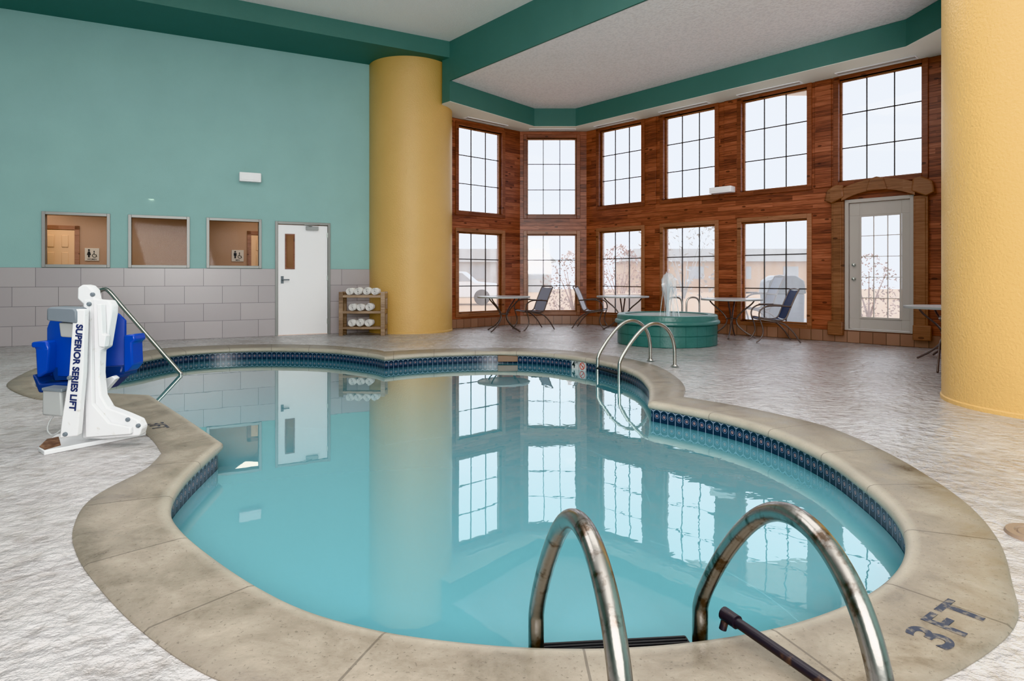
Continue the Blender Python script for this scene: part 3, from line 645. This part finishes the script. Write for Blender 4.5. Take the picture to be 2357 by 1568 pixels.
# ------------------------------------------------------------ tables & chairs
def table(r=.54):
    e=empty('patio_table')
    tp=MB().lathe([(0,.70),(r-.02,.70),(r-.008,.702),(r-.008,.722),(0,.722)],n=64).build('tabletop',M['ttop'],e,0,30)
    MB().lathe([(r-.02,.698),(r+.002,.694),(r+.006,.71),(r+.002,.726),(r-.009,.724),(r-.008,.702)],n=64).build('rim',M['grey'],tp)
    for k in range(4):
        a_=R(45+90*k+8); c_,s_=math.cos(a_),math.sin(a_)
        MB().tube([(c_*q_,s_*q_,z) for q_,z in ((.40,.70),(.34,.62),(.17,.47),(.085,.34),(.12,.22),(.26,.10),(.42,.015))],.0135,10).build('leg',M['frame'],e,0,60)
    MB().tube([(.10*math.cos(R(i*20)),.10*math.sin(R(i*20)),.36) for i in range(19)],.008,8,smooth=False).build('ring',M['frame'],e,0,60)
    return e
def chair():
    e=empty('patio_chair'); fm=M['frame']
    def sling(pts,y,n=6):
        m=MB(); P=[Vector((p[0],0,p[1])) for p in pts]; vs=[]
        for s_ in (0,1):
            for p in P:
                for j in range(n+1):
                    t_=-1+2*j/n; sag=-.015*(1-t_*t_); vs.append((p.x,t_*y,p.z+sag-(.004*s_)))
        K=len(P)*(n+1); fs=[]
        for s_ in (0,1):
            for i in range(len(P)-1):
                for j in range(n): a_=s_*K+i*(n+1)+j; fs.append((a_,a_+1,a_+n+2,a_+n+1))
        m.add(vs,fs); return m
    sling([(-.19,.40),(-.1,.375),(.05,.385),(.2,.42),(.24,.415)],.235).build('seat',M['sling'],e,0,60)
    sling([(-.20,.42),(-.24,.52),(-.29,.66),(-.35,.80),(-.40,.90)],.235).build('backrest',M['sling'],e,0,60)
    m=MB()
    for y in (-.245,.245):
        m.tube([(.26,y,.40),(.22,y,.42),(.05,y,.39),(-.1,y,.38),(-.19,y,.42),(-.24,y,.53),(-.29,y,.66),(-.35,y,.80),(-.405,y,.91)],.0125,10)
    m.tube([(-.405,-.245,.91),(-.415,0,.925),(-.405,.245,.91)],.0125,10); m.tube([(.25,-.245,.40),(.25,.245,.40)],.011,10); m.tube([(-.13,-.245,.375),(-.13,.245,.375)],.011,10)
    m.build('frame',fm,e,0,60)
    for sg in (-1,1):
        y=.285*sg
        m=MB(); m.tube([(-.27,.25*sg,.62),(-.2,y,.625),(0,y,.635),(.14,y,.62),(.23,y,.56),(.255,y,.48)],.0135,10); m.box(-.12,y-.02,.635,.12,y+.02,.65); m.build('armrest',fm,e,0,60)
        MB().tube([(.255,y,.48),(.24,y,.40),(.20,y,.28),(.19,y,.16),(.25,y,.05),(.30,y,.012)],.0125,10).build('leg',fm,e,0,60)
        MB().tube([(.22,.26*sg,.40),(.05,y,.37),(-.14,y,.33),(-.29,y,.20),(-.38,y,.07),(-.42,y,.012)],.0125,10).build('leg',fm,e,0,60)
    return e
t0=table()
T=[((-.17,13.0),0,'round white patio table nearest the yellow column, beside the grey sling chair'),
   ((2.33,13.25),20,'round white patio table standing behind the green fountain'),
   ((4.06,11.65),10,'round white patio table right of the green fountain, beside the navy chair'),
   ((5.98,8.6),30,'round white patio table half hidden behind the huge right column')]
for i,(p,rz,lab) in enumerate(T):
    o=t0 if i==0 else copy_tree(t0); o.location=(p[0],p[1],0); o.rotation_euler=(0,0,R(rz)); tag(o,lab,'table','round patio tables')
c0=chair()
def resling(o,mt):
    for ch in o.children:
        if ch.name.startswith(('seat','backrest')): ch.data=ch.data.copy(); ch.data.materials[0]=mt
CH=[((.40,13.45),205,'grey sling patio chair left of the corner window, facing the table by the column'),
    ((1.78,13.75),-18,'pale grey sling patio chair facing right toward the table behind the fountain'),
    ((4.50,10.98),172,'navy sling patio chair under the fifth window, facing left to its table'),
    ((5.46,7.50),50,'dark sling patio chair mostly hidden behind the huge right column')]
for i,(p,rz,lab) in enumerate(CH):
    o=c0 if i==0 else copy_tree(c0); o.location=(p[0],p[1],0); o.rotation_euler=(0,0,R(rz)); tag(o,lab,'chair','sling patio chairs')
    if i in (2,3): resling(o,M['navysling'])
    if i==1: resling(o,M['palesling'])
# ------------------------------------------------------------ towel shelf
X0,X1,Y0,Y1=-3.31,-2.43,12.03,12.32
e=empty('towel_shelf',((X0+X1)/2,Y0,0)); tag(e,'rustic wooden three tier towel shelf beside the yellow column','shelf'); w=(X1-X0)/2; dp=Y1-Y0
for sg in (-1,1):
    m=MB()
    for yy in (0,dp-.04): m.box(sg*w,yy,0,sg*(w-.08),yy+.04,.84)
    for z in (.12,.42,.72): m.box(sg*w,.04,z,sg*(w-.02),dp-.04,z+.09)
    m.build('side_frame',M['pallet'],e,.004)
tz=[.775,.47,.17]
for z in tz:
    m=MB()
    for k in range(3): m.box(-w+.08,.0+k*.1,z-.022,w-.08,.085+k*.1,z)
    m.box(-w+.08,-.012,z-.045,w-.08,.0,z-.0); m.build('shelf_board',M['pallet'],e,.003)
def towel():
    m=MB(); n_=90; th=.009; ri=.013; ro=.073; turns=4.2; L=.24; vs=[]
    for i in range(n_+1):
        a_=2*math.pi*turns*i/n_; r=ri+(ro-ri)*i/n_
        for (rr_,yy) in ((r-th/1.6,0.004),(r-th*.2,0),(r+th/3,0.004),(r+th/3,L),(r-th/1.6,L)):
            vs.append((rr_*math.cos(a_),yy,rr_*math.sin(a_)))
    fs=[]
    for i in range(n_):
        for j in range(5): a_=i*5+j; b2=i*5+(j+1)%5; fs.append((a_,b2,b2+5,a_+5))
    fs+=[(0,1,2,3,4),tuple(n_*5+j for j in range(5))]
    m.add(vs,fs); return m.build('rolled_towel',M['towel'],None,0,50)
tw=towel(); first=True
names=['top','middle','bottom']
rows=[[-.24,-.085,.085,.24],[-.19,-.035,.13],[-.20,-.045,.12]]
posn={4:['leftmost','second from left','third from left','rightmost'],3:['leftmost','middle','rightmost']}
for ri_,z in enumerate(tz):
    for j,x in enumerate(rows[ri_]):
        o=tw if first else tw.copy()
        if not first: C.objects.link(o)
        first=False
        o.location=((X0+X1)/2+x,Y0+.012,z+.075); o.rotation_euler=(0,R(random.uniform(-40,40)),0)
        tag(o,'%s rolled white towel on the %s tier of the wooden shelf'%(posn[len(rows[ri_])][j],names[ri_]),'towel','rolled white towels on the shelf')
# ------------------------------------------------------------ outside
struct(MB().prism([(-30,15.5),(-6,16.5),(-1.9,13.9),(.1,15.3),(1.9,15.3),(7.1,9.9),(7.0,7.9),(5.9,5.6),(40,-4),(60,60),(-30,60)],-.4,-.06).build('floor_outdoor_lawn',M['tan'],None,0,0))
struct(MB().prism([(2.2,15.5),(7.3,10.2),(11.5,14.0),(6.0,20.0)],-.055,-.045).build('floor_patio',M['path'],None,0,0))
def bush(x,y,r,h,mat,lab,n=900,nm='shrub'):
    e=empty(nm,(x,y,-.06)); tag(e,lab,'shrub' if nm=='shrub' else 'tree')
    m=MB()
    for k in range(n):
        a_=random.random()*6.283; ph=random.random(); rr_=r*(.35+.65*random.random()**.5); z=h*ph; rr_*=math.sin(math.pi*min(.97,ph*.75+.2))
        c_=Vector((rr_*math.cos(a_),rr_*math.sin(a_),z+.1)); s_=h*.03
        d1=Vector([random.uniform(-1,1) for _ in range(3)]).normalized()*s_*1.6; d2=Vector([random.uniform(-1,1) for _ in range(3)]).normalized()*s_
        m.add([c_,c_+d1,c_+d1*.6+d2,c_+d2*.5],[(0,1,2,3)])
    m.build('foliage',mat,e,0,0,fix=False)
    m=MB()
    for k in range(6):
        a_=k*1.05; m.tube([(0,0,0),(r*.2*math.cos(a_),r*.2*math.sin(a_),h*.35),(r*.5*math.cos(a_),r*.5*math.sin(a_),h*.75)],[.03,.02,.012],6)
    m.build('stems',mat,e,0,60)
p=V3(1305,640,19); bush(p.x+.3,20,1.1,1.9,M['hedge'],'reddish brown shrub seen through the middle bay window')
p=V3(1425,640,25); bush(p.x,25,1.5,2.3,M['hedge'],'reddish brown shrub seen through the third lower window')
p=V3(2000,640,17); bush(p.x,17,.9,1.7,M['hedge'],'reddish brown shrub seen through the glass door',600)
p=V3(1575,560,34); bush(p.x,34,3.0,5.2,M['pine'],'tall pale bare tree beyond the fourth window',420,'tree')
def build_building(x0,x1,y,h,lab,mat):
    e=empty('building',((x0+x1)/2,y,-.06)); tag(e,lab,'building'); w=(x1-x0)/2
    wl_=MB().box(-w,0,0,w,5,h).build('wall',mat,e)
    MB().slab([(-w-.4,h),(w+.4,h),(w-.6,h+1.0),(-w+.6,h+1.0)],-.4,5.4).build('roof',M['grey'],e)
    for k in range(4):
        x=-w+(k+.5)*2*w/4; MB().box(x-.6,-.03,1.0,x+.6,0,2.0).build('window',M['bwin'],wl_)
build_building(-6,3,48,2.3,'low pale building far beyond the bay windows',M['path'])
build_building(9,24,50,2.4,'low tan building far beyond the right hand windows',M['tan'])
e=empty('planter_bench',(3.45,18.0,-.045)); tag(e,'tan wooden planter box outside the third lower window','planter')
m=MB(); m.box(-.75,-.25,.0,.75,.25,.62); m.build('box',M['tan'],e,.02); MB().box(-.8,-.3,.62,.8,.3,.68).build('ledge',M['tan'],e,.01)
o=copy_tree(c0); o.location=(5.15,13.35,-.045); o.rotation_euler=(0,0,R(175)); o.scale=(1.25,1.25,1.3); tag(o,'tall dark patio chair outside behind the fogged fourth window','chair','sling patio chairs'); resling(o,M['navysling'])
gp=V3(1800,640,14.0); e=empty('grill',(gp.x,14.0,-.045)); tag(e,'dark covered grill outside behind the fogged fifth window','grill')
MB().slab([(-.38,.0),(.38,.0),(.40,.8),(-.40,.8)],-.25,.25).build('cabinet',M['dgrey'],e,.03)
MB().slab([(-.42,.8),(.42,.8),(.38,1.08),(.2,1.2),(-.2,1.2),(-.38,1.08)],-.28,.28).build('hood',M['carglass'],e,.03)
e=empty('car',(-2.6,27,-.06)); tag(e,'white parked car outside the first bay window','car')
bod=MB().slab([(-2.1,.3),(2.1,.3),(2.15,.75),(1.9,.9),(1.1,.97),(.6,1.4),(-.9,1.42),(-1.5,1.0),(-2.1,.92)],-.85,.85).build('body',M['carpaint'],e,.06)
MB().slab([(-1.25,1.0),(.95,.99),(.55,1.34),(-.85,1.36)],-.87,.87).build('window',M['bwin'],bod,.01)
for x in (-1.35,1.35):
    for y in (-.8,.8):
        o=MB().lathe([(0,-.1),(.3,-.1),(.33,-.06),(.33,.06),(.3,.1),(0,.1)],n=24).build('wheel',M['black'],e); o.matrix_local=Matrix.Translation((x,y,.33))@Matrix.Rotation(R(90),4,'X')
# ------------------------------------------------------------ light
w=bpy.data.worlds.new('World'); bpy.context.scene.world=w; w.use_nodes=True
bg=w.node_tree.nodes['Background']; bg.inputs[0].default_value=(.94,.965,1.0,1); bg.inputs[1].default_value=2.7
def area(name,loc,target,sx_,sy_,power,col):
    l=bpy.data.lights.new(name,'AREA'); l.shape='RECTANGLE'; l.size=sx_; l.size_y=sy_; l.energy=power; l.color=col
    o=bpy.data.objects.new(name,l); C.objects.link(o); o.location=loc; o.rotation_euler=(Vector(target)-Vector(loc)).to_track_quat('-Z','Y').to_euler(); return o
area('ceiling_lamp',(-4.5,4.5,5.7),(-4.5,4.6,0),4,4,160,(1,.98,.96))  # added overhead fill light on the left side, not a room fixture
area('ceiling_fill_b',(.5,5.0,5.7),(.5,5.1,0),4,4,120,(1,.98,.96))  # second added overhead fill, above the pool, out of view
area('rear_fill',(.5,-3.2,3.6),(-1.0,9,3.8),6,3,170,(1,.98,.96))  # added fill behind the camera, brightens the room ahead
area('up_fill',(.5,-2.0,2.2),(2.5,8,6.6),3,2,560,(1,.97,.95))  # added fill from behind the camera, tilted up to lighten the ceilings
area('bay_fill',(3.0,8.4,5.0),(3.2,8.8,0),2,1.5,55,(1,.97,.95))  # added fill below the bay ceiling to brighten the bay
cl=WL.loc(-3.2,2.5,1.0); area('corridor_lamp',cl,(cl[0],cl[1],0),3,.8,30,(1,.82,.64))
cl=WL.loc(.3,2.5,1.0); area('corridor_lamp_b',cl,(cl[0],cl[1],0),2,.8,17,(1,.82,.64))
# ------------------------------------------------------------ camera
cam=bpy.data.cameras.new('Camera'); co=bpy.data.objects.new('Camera',cam); C.objects.link(co)
co.location=(0,0,H); co.rotation_euler=(R(90),0,0); cam.sensor_width=36; cam.lens=F/2357*36
cam.shift_y=-(784-HY)/2357; cam.clip_start=.05; cam.clip_end=300
sc=bpy.context.scene; sc.camera=co
try: sc.view_settings.view_transform='Khronos PBR Neutral'
except Exception: sc.view_settings.view_transform='Standard'
